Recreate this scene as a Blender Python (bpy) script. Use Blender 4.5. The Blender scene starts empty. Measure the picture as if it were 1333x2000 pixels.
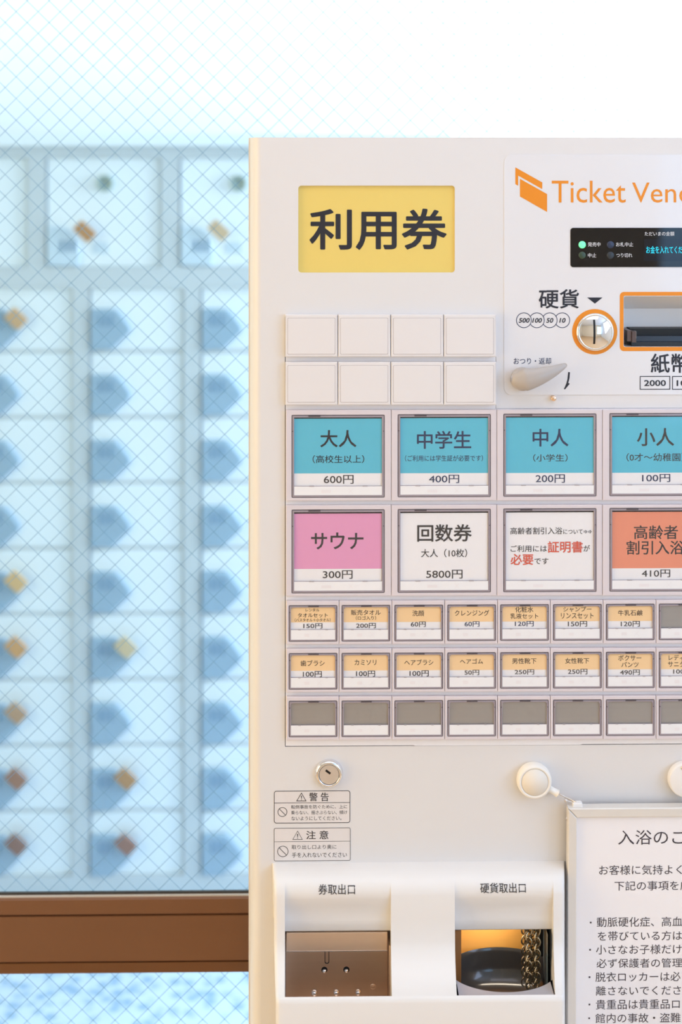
import bpy, math, random
from mathutils import Vector, Matrix
random.seed(4)
S = bpy.context.scene
COL = S.collection
def lin(c):
    return tuple(((v/255)/12.92 if v/255 <= .04045 else ((v/255+.055)/1.055)**2.4) for v in c)

# ------------------------------------------------------------------ camera
F = 2777.08                       # 50 mm lens on a 24 mm wide frame, in pixels of the 1333 px wide picture
YAW = math.radians(-0.9)
CAM = Vector((0, -1.58, 1.6)); HOR = 350.0
cd = bpy.data.cameras.new('camera'); cam = bpy.data.objects.new('camera', cd); COL.objects.link(cam)
cam.location = CAM; cam.rotation_euler = (math.pi/2, 0, YAW)
cd.sensor_fit = 'HORIZONTAL'; cd.sensor_width = 24; cd.lens = 50
cd.shift_y = -(1000-HOR)/1333
cd.clip_start = .05
cd.dof.use_dof = True; cd.dof.focus_distance = 1.575; cd.dof.aperture_fstop = 2.9
S.camera = cam

# ------------------------------------------------------------------ light and exposure
S.view_settings.view_transform = 'Standard'; S.view_settings.look = 'None'
S.view_settings.gamma = 1; S.view_settings.use_curve_mapping = False
S.view_settings.exposure = -0.02
S.cycles.max_bounces = 7
w = bpy.data.worlds.new('sky'); S.world = w; w.use_nodes = True
w.node_tree.nodes['Background'].inputs[0].default_value = (.75, .88, 1, 1)
w.node_tree.nodes['Background'].inputs[1].default_value = .3
def area(name, loc, aim, sx, sy, power, color):
    l = bpy.data.lights.new(name, 'AREA'); l.shape = 'RECTANGLE'; l.size = sx; l.size_y = sy
    l.energy = power; l.color = color
    o = bpy.data.objects.new(name, l); COL.objects.link(o); o.location = loc
    o.rotation_euler = (Vector(aim)-Vector(loc)).to_track_quat('-Z', 'Y').to_euler()
    return o
area('window_daylight', (2.36, -1.55, 1.75), (0, -1.2, 1.3), 1.7, 1.6, 42, (.51, .67, 1))
area('back_window_daylight', (1.86, -3.97, 1.5), (1.86, 0, 1.5), 1.04, 1.7, 17, (.25, .58, 1))
area('warm_wall_light', (-2.3, -.75, 1.35), (0, -.3, 1.2), 1.1, 1.5, 32.5, (1, .715, .33))
area('lobby_ceiling_light', (.1, -.95, 2.66), (.1, -.9, 0), 1.6, 1.2, 7.6, (.86, .82, .98))
area('locker_room_ceiling_light', (.1, 1.66, 2.66), (.1, 1.74, 0), 3.6, .5, 13, (1, .95, .94))
area('locker_room_window_light', (2.3, 1.0, 1.6), (-.2, 1.3, 1.1), 1.2, 1.6, 112, (.87, .945, .99))

# ------------------------------------------------------------------ pixel of the photograph -> point on an upright plane at distance Y
FW = Vector((-math.sin(YAW), math.cos(YAW), 0)); RT = Vector((math.cos(YAW), math.sin(YAW), 0))
def P(px, py, Y=0.0):
    d = FW + RT*((px-666.5)/F) + Vector((0, 0, -(py-HOR)/F))
    return CAM + d*((Y-CAM.y)/d.y)
def PX(px, py, Y=0.0):
    p = P(px, py, Y); return (p.x, p.z)
def box_px(x0, y0, x1, y1, Y=0.0):     # x0, z0 (low), x1, z1 (high)
    a = P(x0, (y0+y1)/2, Y); b = P(x1, (y0+y1)/2, Y); c = P((x0+x1)/2, y0, Y); d = P((x0+x1)/2, y1, Y)
    return (a.x, d.z, b.x, c.z)
U = 1.58/F                             # metres per pixel on the front of the machine

# ------------------------------------------------------------------ materials
MATS = {}
def M(name, rgb, rough=.5, metal=0, spec=.5, emit=0, emit_rgb=None, noise=0, nscale=40, bump=0, bscale=300, coat=0, stretch=None, trans=0):
    if name in MATS: return MATS[name]
    m = bpy.data.materials.new(name); m.use_nodes = True; MATS[name] = m
    nt = m.node_tree; b = nt.nodes['Principled BSDF']; c = lin(rgb)
    b.inputs['Base Color'].default_value = (*c, 1); b.inputs['Roughness'].default_value = rough
    b.inputs['Metallic'].default_value = metal; b.inputs['Specular IOR Level'].default_value = spec
    b.inputs['Coat Weight'].default_value = coat; b.inputs['Coat Roughness'].default_value = .03
    b.inputs['Transmission Weight'].default_value = trans
    if emit:
        b.inputs['Emission Color'].default_value = (*lin(emit_rgb or rgb), 1); b.inputs['Emission Strength'].default_value = emit
    tc = nt.nodes.new('ShaderNodeTexCoord')
    mp = nt.nodes.new('ShaderNodeMapping'); nt.links.new(tc.outputs['Object'], mp.inputs[0])
    if stretch: mp.inputs['Scale'].default_value = stretch
    if noise:
        n = nt.nodes.new('ShaderNodeTexNoise'); n.inputs['Scale'].default_value = nscale; n.inputs['Detail'].default_value = 4
        nt.links.new(mp.outputs[0], n.inputs['Vector'])
        r = nt.nodes.new('ShaderNodeMapRange'); r.inputs['To Min'].default_value = 1-noise; r.inputs['To Max'].default_value = 1+noise
        nt.links.new(n.outputs['Fac'], r.inputs['Value'])
        x = nt.nodes.new('ShaderNodeVectorMath'); x.operation = 'MULTIPLY'; x.inputs[0].default_value = c
        nt.links.new(r.outputs[0], x.inputs[1]); nt.links.new(x.outputs[0], b.inputs['Base Color'])
    if bump:
        n2 = nt.nodes.new('ShaderNodeTexNoise'); n2.inputs['Scale'].default_value = bscale; n2.inputs['Detail'].default_value = 2
        nt.links.new(mp.outputs[0], n2.inputs['Vector'])
        bp = nt.nodes.new('ShaderNodeBump'); bp.inputs['Strength'].default_value = bump; bp.inputs['Distance'].default_value = .001
        nt.links.new(n2.outputs['Fac'], bp.inputs['Height']); nt.links.new(bp.outputs[0], b.inputs['Normal'])
    return m
def clear(name, rgb, gloss=.06, rough=.02):
    if name in MATS: return MATS[name]
    m = bpy.data.materials.new(name); m.use_nodes = True; MATS[name] = m; nt = m.node_tree
    nt.nodes.remove(nt.nodes['Principled BSDF']); out = nt.nodes['Material Output']
    t = nt.nodes.new('ShaderNodeBsdfTransparent'); t.inputs[0].default_value = (*lin(rgb), 1)
    g = nt.nodes.new('ShaderNodeBsdfGlossy'); g.inputs['Roughness'].default_value = rough; g.inputs[0].default_value = (1, 1, 1, 1)
    lw = nt.nodes.new('ShaderNodeLayerWeight')
    pw = nt.nodes.new('ShaderNodeMath'); pw.operation = 'POWER'; pw.inputs[1].default_value = 5; nt.links.new(lw.outputs['Facing'], pw.inputs[0])
    mu = nt.nodes.new('ShaderNodeMath'); mu.operation = 'MULTIPLY_ADD'; mu.inputs[1].default_value = .6; mu.inputs[2].default_value = gloss
    mu.use_clamp = True
    nt.links.new(pw.outputs[0], mu.inputs[0])
    x = nt.nodes.new('ShaderNodeMixShader'); nt.links.new(mu.outputs[0], x.inputs[0])
    nt.links.new(t.outputs[0], x.inputs[1]); nt.links.new(g.outputs[0], x.inputs[2]); nt.links.new(x.outputs[0], out.inputs[0])
    return m
WHITE = M('powder_coated_white_steel', (232, 229, 227), .42, noise=.012, nscale=8, bump=.04, bscale=900)
MOULD = M('white_moulded_plastic', (240, 237, 234), .35, noise=.01, nscale=12)
BLANK = M('warm_white_plastic', (236, 231, 229), .4, noise=.01)
HOUSE = M('pinkish_grey_plastic', (226, 216, 219), .4, noise=.012, nscale=30)
STRIPM = M('light_grey_steel_strip', (250, 248, 250), .4, noise=.01)
INK = M('dark_navy_print', (38, 38, 48), .4)
INKB = M('dark_brown_print', (62, 48, 44), .5)
INKG = M('dark_grey_print', (62, 58, 58), .5)
INKN = M('navy_print', (48, 58, 92), .45)
INKR = M('vermilion_print', (226, 92, 66), .5)
ORANGE = M('orange_print', (240, 145, 14), .35)
YELLOW = M('yellow_acrylic', (240, 212, 116), .14, coat=.35, noise=.012, nscale=5)
TEAL = M('turquoise_card', (98, 196, 220), .55, noise=.02, nscale=60)
PINK = M('pink_card', (236, 162, 200), .55, noise=.02, nscale=60)
SALMON = M('salmon_card', (240, 152, 122), .55, noise=.02, nscale=60)
TAN = M('tan_card', (254, 216, 164), .55, noise=.015, nscale=60)
PAPER = M('white_card', (248, 245, 245), .6, noise=.01, nscale=80)
GREYC = M('empty_grey_slot', (168, 164, 160), .38, metal=.35, noise=.07, nscale=60, stretch=(.15, 1, 2.2))
BAR = M('white_translucent_bar', (246, 245, 246), .2, coat=.3)
MARK = M('faint_bar_mark', (238, 233, 234), .3)
RIM = M('grey_violet_clear_rim', (158, 148, 156), .14, coat=.4)
RIMD = M('dark_rim_edge', (92, 84, 90), .25)
GAP = M('dark_gap', (52, 47, 48), .7)
PANE = clear('clear_cover', (254, 254, 254), .03, .06)
ACRYL = M('clear_coated_white_sheet', (234, 233, 235), .16, coat=.25, noise=.006, nscale=6)
BLACK = M('black_gloss_acrylic', (8, 5, 10), .025, spec=.45)
BLACKM = M('black_matt', (10, 10, 12), .5)
LCD = M('dark_display_glass', (18, 22, 34), .03, spec=.4)
CHROME = M('chrome', (235, 235, 238), .05, metal=1)
STEEL = M('brushed_steel', (236, 208, 182), .34, metal=1, noise=.05, nscale=60, stretch=(.1, 1, 3))
STEELW = M('lock_steel', (222, 214, 206), .35, metal=.7)
ALU = M('anodised_aluminium', (232, 227, 220), .38, metal=.15, noise=.02, nscale=40)
POSTER = M('poster_paper', (250, 247, 249), .12, coat=.3)
LEVER = M('grey_beige_plastic', (186, 178, 172), .28)
CREAM = M('cream_plastic', (250, 244, 234), .35)
CREAMF = M('cream_face', (245, 236, 222), .4)
WHITEP = M('white_plastic', (246, 243, 240), .35)
OCHRE = M('ochre_back_plate', (246, 182, 92), .5, metal=0, noise=.03, nscale=60, stretch=(.2, 1, 3))
BOWL = M('black_moulded_bowl', (52, 52, 54), .16, coat=.3)
LEDON = M('green_lamp_lit', (120, 240, 170), .3, emit=.8, emit_rgb=(90, 255, 160))
LEDG = M('green_lamp_unlit', (52, 74, 58), .35)
LEDB = M('blue_lamp_unlit', (44, 56, 84), .35)
LEDK = M('grey_lamp_unlit', (46, 54, 62), .35)
WTXT = M('white_print', (230, 230, 232), .4)
CYAN = M('display_characters', (20, 190, 215), .4, emit=.75, emit_rgb=(40, 205, 225))
LOCKW = M('locker_white_enamel', (206, 212, 216), .3, noise=.01, nscale=10)
LOCKD = M('locker_door_enamel', (240, 246, 250), .28, noise=.01, nscale=10)
LOCKP = M('slate_blue_lock_plate', (156, 182, 202), .35, noise=.03)
LOCKPL = M('pale_lock_plate', (206, 222, 234), .35)
LOCKM = M('lock_number_marks', (116, 150, 180), .4)
HOLE = M('grey_green_knob', (178, 194, 188), .3)
RAIL = M('brown_wood_rail', (120, 80, 52), .38, noise=.05, nscale=14, stretch=(.25, 1, 3), bump=.05, bscale=200)
RAILD = M('brown_wood_rail_edge', (112, 70, 36), .42, noise=.05, nscale=14, stretch=(.25, 1, 3))
GASK = M('dark_gasket', (52, 48, 44), .5)
BEAD = M('pale_glazing_bead', (190, 178, 166), .35)
GLASS = clear('wired_glass', (242, 251, 255), .02, .02)
WIRE = M('glass_wire', (116, 156, 182), .45)

# ------------------------------------------------------------------ mesh building
ORG = {}
def curve_mesh(data):
    o = bpy.data.objects.new('tmp', data); COL.objects.link(o)
    dg = bpy.context.evaluated_depsgraph_get(); dg.update()
    m = bpy.data.meshes.new_from_object(o.evaluated_get(dg))
    v = [tuple(p.co) for p in m.vertices]; f = [tuple(p.vertices) for p in m.polygons]
    bpy.data.objects.remove(o); bpy.data.meshes.remove(m); bpy.data.curves.remove(data)
    return v, f
TXT = {}
def glyphs(body, bold=0.0, shear=0.0):
    k = (body, bold, shear)
    if k not in TXT:
        c = bpy.data.curves.new('t', 'FONT'); c.body = body; c.shear = shear; c.resolution_u = 3
        v, f = curve_mesh(c)
        if bold > .003:                       # heavier strokes: the outline repeated around itself
            n = len(v); vv = []; ff = []
            ring_ = [(bold*math.cos(q*math.pi/6+.26), bold*math.sin(q*math.pi/6+.26)) for q in range(12)] if bold > .0105 else [(bold, bold*.6), (-bold, bold*.6), (bold, -bold*.6), (-bold, -bold*.6)]
            for dx, dy in ring_+[(0, 0)]:
                b = len(vv); vv += [(p[0]+dx, p[1]+dy, len(vv)/n) for p in v]; ff += [tuple(b+i for i in q) for q in f]
            v, f = vv, ff
        TXT[k] = (v, f)
    return TXT[k]
class MB:
    def __init__(s): s.v = []; s.f = []; s.mi = []; s.sm = []; s.mats = []
    def add(s, vs, fs, mat, smooth=False):
        if mat not in s.mats: s.mats.append(mat)
        i = s.mats.index(mat); b = len(s.v)
        s.v += [tuple(v) for v in vs]
        for f in fs:
            s.f.append(tuple(b+k for k in f)); s.mi.append(i); s.sm.append(smooth)
        return s
    def box(s, x0, y0, z0, x1, y1, z1, mat):
        v = [(x, y, z) for x in (x0, x1) for y in (y0, y1) for z in (z0, z1)]
        return s.add(v, [(0, 1, 3, 2), (4, 6, 7, 5), (0, 4, 5, 1), (2, 3, 7, 6), (0, 2, 6, 4), (1, 5, 7, 3)], mat)
    def plate(s, loops, yf, yb, mat, bevel=0, res=2):   # outline(s) in (x, z); inner outlines become holes
        c = bpy.data.curves.new('c', 'CURVE'); c.dimensions = '2D'; c.fill_mode = 'BOTH'
        h = abs(yb-yf)/2
        bevel = min(bevel, h*.95)
        c.extrude = h-bevel; c.bevel_depth = bevel; c.bevel_resolution = res; c.offset = -bevel
        for lp in loops:
            sp = c.splines.new('POLY'); sp.points.add(len(lp)-1)
            for p, q in zip(sp.points, lp): p.co = (q[0], q[1], 0, 1)
            sp.use_cyclic_u = True
        v, f = curve_mesh(c); ym = (yf+yb)/2
        return s.add([(x, ym-z, y) for x, y, z in v], f, mat)
    def prism(s, pts, x0, x1, mat, smooth_sides=True):   # closed outline of (y, z) pushed along x; caps separate so edges stay crisp
        n = len(pts)
        v = [(x0, y, z) for y, z in pts]+[(x1, y, z) for y, z in pts]
        s.add(v, [(i, (i+1) % n, n+(i+1) % n, n+i) for i in range(n)], mat, smooth_sides)
        s.add([(x0, y, z) for y, z in pts], [tuple(range(n))], mat); s.add([(x1, y, z) for y, z in pts], [tuple(reversed(range(n)))], mat)
        return s
    def lathe(s, x, z, prof, mat, seg=48, sx=1, smooth=True):  # profile (radius, y) about an axis along Y
        v = []; f = []
        for r, y in prof:
            for k in range(seg):
                a = 2*math.pi*k/seg; v.append((x+r*math.cos(a)*sx, y, z+r*math.sin(a)))
        for i in range(len(prof)-1):
            for k in range(seg):
                f.append((i*seg+k, i*seg+(k+1) % seg, (i+1)*seg+(k+1) % seg, (i+1)*seg+k))
        return s.add(v, f, mat, smooth)
    def sweep(s, pts, rad, mat, seg=12, cap=True, closed=False, flat=1.0):
        n = len(pts); v = []; f = []
        pts = [Vector(p) for p in pts]
        if isinstance(rad, (int, float)): rad = [rad]*n
        up = None
        for i, p in enumerate(pts):
            t = (pts[(i+1) % n]-pts[i-1]) if closed else (pts[min(i+1, n-1)]-pts[max(i-1, 0)])
            t.normalize()
            if up is None: up = Vector((0, 1, 0)) if abs(t.y) < .9 else Vector((1, 0, 0))
            a = (up-t*up.dot(t)).normalized(); up = a; b = t.cross(a)
            for k in range(seg):
                q = 2*math.pi*k/seg; v.append(p+a*(rad[i]*flat*math.cos(q))+b*(rad[i]*math.sin(q)))
        for i in range(n if closed else n-1):
            j = (i+1) % n
            for k in range(seg): f.append((i*seg+k, i*seg+(k+1) % seg, j*seg+(k+1) % seg, j*seg+k))
        if cap and not closed: f += [tuple(range(seg)), tuple(range((n-1)*seg, n*seg))[::-1]]
        return s.add(v, f, mat, True)
    def text(s, body, bx, Y, mat, bold=0.0, shear=0.0, drape=None):   # bx: box of the writing in photo pixels on the plane Y
        v, f = glyphs(body, bold, shear)
        x0 = min(p[0] for p in v); x1 = max(p[0] for p in v); y0 = min(p[1] for p in v); y1 = max(p[1] for p in v)
        a = P(bx[0], (bx[1]+bx[3])/2, Y).x; b = P(bx[2], (bx[1]+bx[3])/2, Y).x
        c = P((bx[0]+bx[2])/2, bx[3], Y).z; d = P((bx[0]+bx[2])/2, bx[1], Y).z
        out = []
        for p in v:
            x = a+(p[0]-x0)/(x1-x0)*(b-a); z = c+(p[1]-y0)/(y1-y0)*(d-c)
            out.append((x, (drape(z) if drape else Y)-p[2]*.00001, z))
        return s.add(out, f, mat)
    def text_at(s, body, px, base, Y, em, mat, bold=0.0):     # em: height of 1 font unit in pixels
        v, f = glyphs(body, bold); x0 = min(p[0] for p in v); a = P(px, base, Y); k = em*(Y-CAM.y)/F
        return s.add([(a.x+(p[0]-x0)*k, Y-p[2]*.00001, a.z+p[1]*k) for p in v], f, mat)
    def build(s, name, parent=None, origin=None):
        lo = [min(v[i] for v in s.v) for i in range(3)]; hi = [max(v[i] for v in s.v) for i in range(3)]
        o3 = Vector(origin) if origin is not None else Vector([(lo[i]+hi[i])/2 for i in range(3)])
        m = bpy.data.meshes.new(name); m.from_pydata([tuple(Vector(v)-o3) for v in s.v], [], s.f)
        for mm in s.mats: m.materials.append(mm)
        m.polygons.foreach_set('material_index', s.mi); m.polygons.foreach_set('use_smooth', s.sm)
        m.update(); m.validate()
        return link(name, m, o3, parent)
def link(name, mesh, pos, parent=None):
    o = bpy.data.objects.new(name, mesh); COL.objects.link(o); ORG[o.name] = Vector(pos)
    if parent is not None: o.parent = parent; o.location = Vector(pos)-ORG[parent.name]
    else: o.location = pos
    return o
def tag(o, label=None, cat=None, group=None, kind=None):
    for k, v in (('label', label), ('category', cat), ('group', group), ('kind', kind)):
        if v: o[k] = v
    return o
def thing(name, loc, label, cat, group=None):
    return tag(link(name, None, loc), label, cat, group)
def rr(x0, z0, x1, z1, r=0, n=6):
    if r <= 0: return [(x0, z0), (x1, z0), (x1, z1), (x0, z1)]
    out = []
    for cx, cz, a in ((x1-r, z0+r, -90), (x1-r, z1-r, 0), (x0+r, z1-r, 90), (x0+r, z0+r, 180)):
        for k in range(n+1):
            t = math.radians(a+90*k/n); out.append((cx+r*math.cos(t), cz+r*math.sin(t)))
    return out
def circ(x, z, r, n=40): return [(x+r*math.cos(2*math.pi*k/n), z+r*math.sin(2*math.pi*k/n)) for k in range(n)]
def grow(b, d): return (b[0]-d, b[1]-d, b[2]+d, b[3]+d)

# ------------------------------------------------------------------ the setting
XL, XR, YB, YF, H = -2.4, 2.4, -4.0, 2.05, 2.7
GY = .185                               # front of the glazed partition
def struct(name, mb): return tag(mb.build(name), kind='structure')
# floor: pebble mosaic
fm = bpy.data.materials.new('pale_blue_pebble_floor'); fm.use_nodes = True; nt = fm.node_tree; b = nt.nodes['Principled BSDF']
tc = nt.nodes.new('ShaderNodeTexCoord'); vo = nt.nodes.new('ShaderNodeTexVoronoi'); vo.inputs['Scale'].default_value = 34
nz = nt.nodes.new('ShaderNodeTexNoise'); nz.inputs['Scale'].default_value = 30
nt.links.new(tc.outputs['Object'], vo.inputs['Vector']); nt.links.new(tc.outputs['Object'], nz.inputs['Vector'])
ad = nt.nodes.new('ShaderNodeMath'); ad.operation = 'ADD'; nt.links.new(vo.outputs['Distance'], ad.inputs[0])
nm = nt.nodes.new('ShaderNodeMath'); nm.operation = 'MULTIPLY'; nm.inputs[1].default_value = .55; nt.links.new(nz.outputs['Fac'], nm.inputs[0]); nt.links.new(nm.outputs[0], ad.inputs[1])
cr = nt.nodes.new('ShaderNodeValToRGB'); nt.links.new(ad.outputs[0], cr.inputs[0])
cr.color_ramp.elements[0].position = .42; cr.color_ramp.elements[0].color = (*lin((142, 178, 212)), 1)
cr.color_ramp.elements[1].position = .86; cr.color_ramp.elements[1].color = (*lin((210, 226, 244)), 1)
nt.links.new(cr.outputs[0], b.inputs['Base Color']); b.inputs['Roughness'].default_value = .45
struct('floor', MB().box(XL-.1, GY+.02, -.1, XR+.1, YF+.1, 0, fm))
struct('floor', MB().box(XL-.1, YB-.1, -.1, XR+.1, GY+.02, 0, M('pale_wood_floor', (222, 184, 142), .4, noise=.06, nscale=6, stretch=(.3, 4, 1))))
PLASTER = M('white_plaster', (242, 244, 246), .8, noise=.01, nscale=6)
WARMP = M('cream_plaster', (240, 222, 196), .8, noise=.015, nscale=6)
struct('ceiling', MB().box(XL-.1, YB-.1, H, XR+.1, YF+.1, H+.1, PLASTER))
struct('wall_far', MB().box(XL-.1, YF, 0, XR+.1, YF+.1, H, PLASTER))
struct('wall_left', MB().box(XL-.1, YB, 0, XL, GY, H, WARMP).box(XL-.1, GY, 0, XL, YF, H, PLASTER))
struct('wall_right', MB().box(XR, YB, 0, XR+.1, YF, H, PLASTER))
struct('wall_back', MB().box(XL-.1, YB-.1, 0, XR+.1, YB, H, WARMP))

# wired-glass partition: brown rail, panes, wire
win = tag(link('window_1', None, (0, GY, 0)), kind='structure')
GP = GY+.012                            # middle of the panes
zt = P(200, 1753, GY).z; zb = P(200, 1905.5, GY-.004).z
mb = MB()
x0, x1 = XL+.01, XR-.01
h1 = P(200, 1786, GY).z; h2 = P(200, 1877, GY).z
ylo = GY-.006
prof = [(GY+.016, zt), (GY, zt), (GY-.002, zt-.002), (GY-.002, h1+.0012), (GY+.003, h1+.0006), (GY+.003, h1-.0006), (GY-.003, h1-.0012), (GY-.003, h2+.0012), (GY+.003, h2+.0006), (GY+.003, h2-.0006),
        (GY+.0035, h2-.0012), (GY+.016, h2-.0012)]
mb.prism(prof, x0, x1, RAIL, False)
mb.build('transom_rail', win)
MB().prism([(GY-.002, h2-.0012), (GY+.0015, zb), (GY+.016, zb), (GY+.016, h2-.0012)], x0, x1, RAILD, False).build('rail_edge', win)
MB().box(x0, GY+.0005, zt, x1, GY+.005, zt+.0016, BEAD).build('glazing_bead', win)
MB().box(x0, GY+.005, zt, x1, GY+.0088, zt+.0040, GASK).build('gasket', win)
MB().prism([(GY-.002, 0), (GY+.045, 0), (GY+.045, .06), (GY-.002, .06)], x0, x1, RAIL, False).build('bottom_rail', win)
ztop = H-.03
MB().prism([(GY-.002, ztop-.06), (GY+.045, ztop-.06), (GY+.045, H-.005), (GY-.002, H-.005)], x0, x1, RAIL, False).build('top_rail', win)
for a, bz in ((zt, ztop-.06), (.06, zb)):
    MB().box(x0, GP-.003, a, x1, GP+.003, bz, GLASS).build('glass_pane', win)
n0 = P(10, 44, GP); dx = (P(53, 44, GP).x-n0.x); dz = n0.z-P(10, 86.4, GP).z
for a, bz in ((zt, ztop-.06), (.06, zb)):
    mb = MB(); lo_x, hi_x = -.95, .95
    for sgn in (1, -1):
        sl = sgn*dz/dx
        for k in range(-140, 140):
            # line z = n0.z + sl*(x-n0.x) + k*dz, clipped to the pane
            c0 = n0.z+k*dz
            xs = sorted(((a-c0)/sl+n0.x, (bz-c0)/sl+n0.x))
            xa, xb = max(xs[0], lo_x), min(xs[1], hi_x)
            if xb-xa < .004: continue
            mb.sweep([(xa, GP, c0+sl*(xa-n0.x)), (xb, GP, c0+sl*(xb-n0.x))], .00030, WIRE, 4, cap=False)
    mb.build('wire_mesh', win)

# ------------------------------------------------------------------ lockers behind the glass
LY = 1.45
def lx(px): return P(px, 1000, LY).x
def lz(py): return P(300, py, LY).z
REC = .014
def locker_unit(label, cols, rows, top, bot, xl, xr, extra):
    x0, x1, z0, z1 = lx(xl), lx(xr), bot, top
    r = thing('shoe_locker', ((x0+x1)/2, LY+.17, z0), label, 'locker', 'locker units behind the wired glass')
    holes = [rr(lx(a), rows[-1][1], lx(b), rows[0][0], .003, 2) for a, b in cols]
    fr = MB().plate([rr(x0, z0, x1, z1)]+holes, LY, LY+.05, LOCKW)
    fr.box(x0, LY+.05, z0, x1, LY+.35, z1, LOCKW)
    for (ta, ba), (tb_, bb) in zip(rows, rows[1:]):
        for a, b in cols: fr.box(lx(a), LY+.011, tb_-.002, lx(b), LY+.05, ba+.002, LOCKW)
    if extra: fr.box(x0-.006, LY-.020, z1-.023, x1+.006, LY+.352, z1+.002, LOCKD)
    fr.build('frame', r)
    return r
# lower unit: five columns of nine doors
LR = [(lz(563+128.3*i), lz(563+128.3*i+120.5)) for i in range(9)]
LC = [(-43+217.3*i, 141+217.3*i) for i in range(-1, 4)]
zmid = lz(541)
low = locker_unit('tall white locker unit of nine rows of small doors behind the wired glass', LC, LR, zmid, 0.0, -268, 835, False)
UC = [(-172+261*i+0, 53+261*i) for i in range(-1, 4)]
UR = [(lz(308), lz(521))]
upp = locker_unit('white locker unit of large doors stacked on top of the tall unit', UC, UR, lz(264), zmid, -440, 872, True)
hx, hz = lx(184)-lx(0), 0
wpx = lx(1)-lx(0)
dw = (lx(141)-lx(-43))-.004; dh = LR[0][0]-LR[0][1]
def door_mesh(w, h, name):
    m = MB().plate([rr(-w/2, -h/2, w/2, h/2, .004, 3)], -.009, .009, LOCKD, .002)
    o = m.build(name); me = o.data; bpy.data.objects.remove(o); return me
def plate_mesh():
    w, h = 77*wpx, 80*wpx
    pts = [(0, 0), (40*wpx, 0), (71*wpx, 29*wpx), (76*wpx, 34*wpx), (78*wpx, 40*wpx), (76*wpx, 46*wpx), (58*wpx, 70*wpx), (51*wpx, 77*wpx), (43*wpx, 80*wpx), (4*wpx, 80*wpx), (0, 76*wpx)]
    mb = MB().plate([pts], -.014, 0, LOCKP, .003)
    for k in range(3):
        mb.box((17+11*k)*wpx, -.0148, 46*wpx, (22+11*k)*wpx, -.0139, 68*wpx, LOCKM)
    o = mb.build('lock_plate', origin=(0, 0, 0)); me = o.data; bpy.data.objects.remove(o); return me
dm = door_mesh(dw, dh, 'door'); pm = plate_mesh()
for ci, (a, b2) in enumerate(LC):
    for ri, (zt2, zb2) in enumerate(LR):
        pos = Vector(((lx(a)+lx(b2))/2, LY+.003+REC, (zt2+zb2)/2))
        d = link('door', dm, pos, low)
        link('lock_plate', pm, (lx(a)+.003, LY+REC-.006, zb2+.001), d)
udw = lx(53)-lx(-172)-.004; udh = UR[0][0]-UR[0][1]
um = door_mesh(udw, udh, 'door')
def upper_parts():
    k = MB().lathe(0, 0, [(0, -.002), (.013, -.002), (.0135, -.012), (.0165, -.013), (.018, -.006), (.018, 0)], HOLE, 32)
    o = k.build('knob', origin=(0, 0, 0)); km = o.data; bpy.data.objects.remove(o)
    u = wpx
    pts = [(0, 0), (60*u, 0), (66*u, 20*u), (58*u, 55*u), (40*u, 74*u), (0, 78*u)]
    mb = MB().plate([pts], -.012, 0, LOCKPL, .003)
    for j in range(3): mb.box((26+12*j)*u, -.0128, 28*u, (32+12*j)*u, -.0119, 50*u, LOCKM)
    mb.box(88*u, -.0012, 24*u, 118*u, 0, 46*u, LOCKPL)
    o = mb.build('lock_plate', origin=(0, 0, 0)); pl = o.data; bpy.data.objects.remove(o)
    return km, pl
km, plm = upper_parts()
for a, b2 in UC:
    pos = Vector(((lx(a)+lx(b2))/2, LY+.003+REC, (UR[0][0]+UR[0][1])/2))
    d = link('door', um, pos, upp)
    link('knob', km, (lx(a+116), LY+REC-.006, lz(358)), d)
    link('lock_plate', plm, (lx(a)+.003, LY+REC-.006, UR[0][1]+.002), d)
# wooden key tags pushed into the locks
def wood(name, rgb): return M(name, rgb, .55, noise=.08, nscale=25, stretch=(3, 1, .6))
ordn = ['first', 'second', 'third', 'fourth', 'fifth', 'sixth', 'seventh', 'eighth', 'ninth']
def key_tag(px, py, rgb, L, Wd, label):
    u = wpx; c = P(px, py, LY-.012)
    pts = rr(-L*u/2, -Wd*u/2, L*u/2, Wd*u/2, .004, 4)
    ang = math.radians(-43); ca, sa = math.cos(ang), math.sin(ang)
    pts = [(c.x+x*ca-z*sa, c.z+x*sa+z*ca) for x, z in pts]
    mt = wood('tag_wood_%d_%d_%d' % rgb, rgb)
    mb = MB().plate([pts], LY-.020, LY-.010, mt, .0015)
    tag(mb.build('wooden_key_tag'), label, 'key tag', 'wooden key tags in the locker locks')
    return c
key_tag(166, 452, (188, 138, 92), 40, 25, 'orange brown wooden key tag on the large upper door nearer the left edge')
key_tag(428, 450, (206, 178, 144), 40, 25, 'pale wooden key tag on the large upper door next to the ticket machine')
for row, rgb in ((0, (206, 168, 128)), (4, (220, 182, 132)), (5, (208, 158, 108)), (6, (186, 150, 120)), (7, (160, 118, 98)), (8, (142, 108, 98))):
    tone = ['tan', '', '', '', 'pale orange', 'orange', 'dusty tan', 'reddish brown', 'dark brown'][row]
    key_tag(32, 563+128.3*row+59, rgb, 38, 29, '%s wooden key tag in the leftmost small-door column, %s row down' % (tone, ordn[row]))
for row, rgb in ((5, (212, 190, 154)), (7, (184, 140, 100)), (8, (152, 114, 102))):
    tone = {5: 'pale beige', 7: 'mid brown', 8: 'dark brown'}[row]
    key_tag(246, 563+128.3*row+59, rgb, 38, 29, '%s wooden key tag in the middle small-door column, %s row down' % (tone, ordn[row]))

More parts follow.
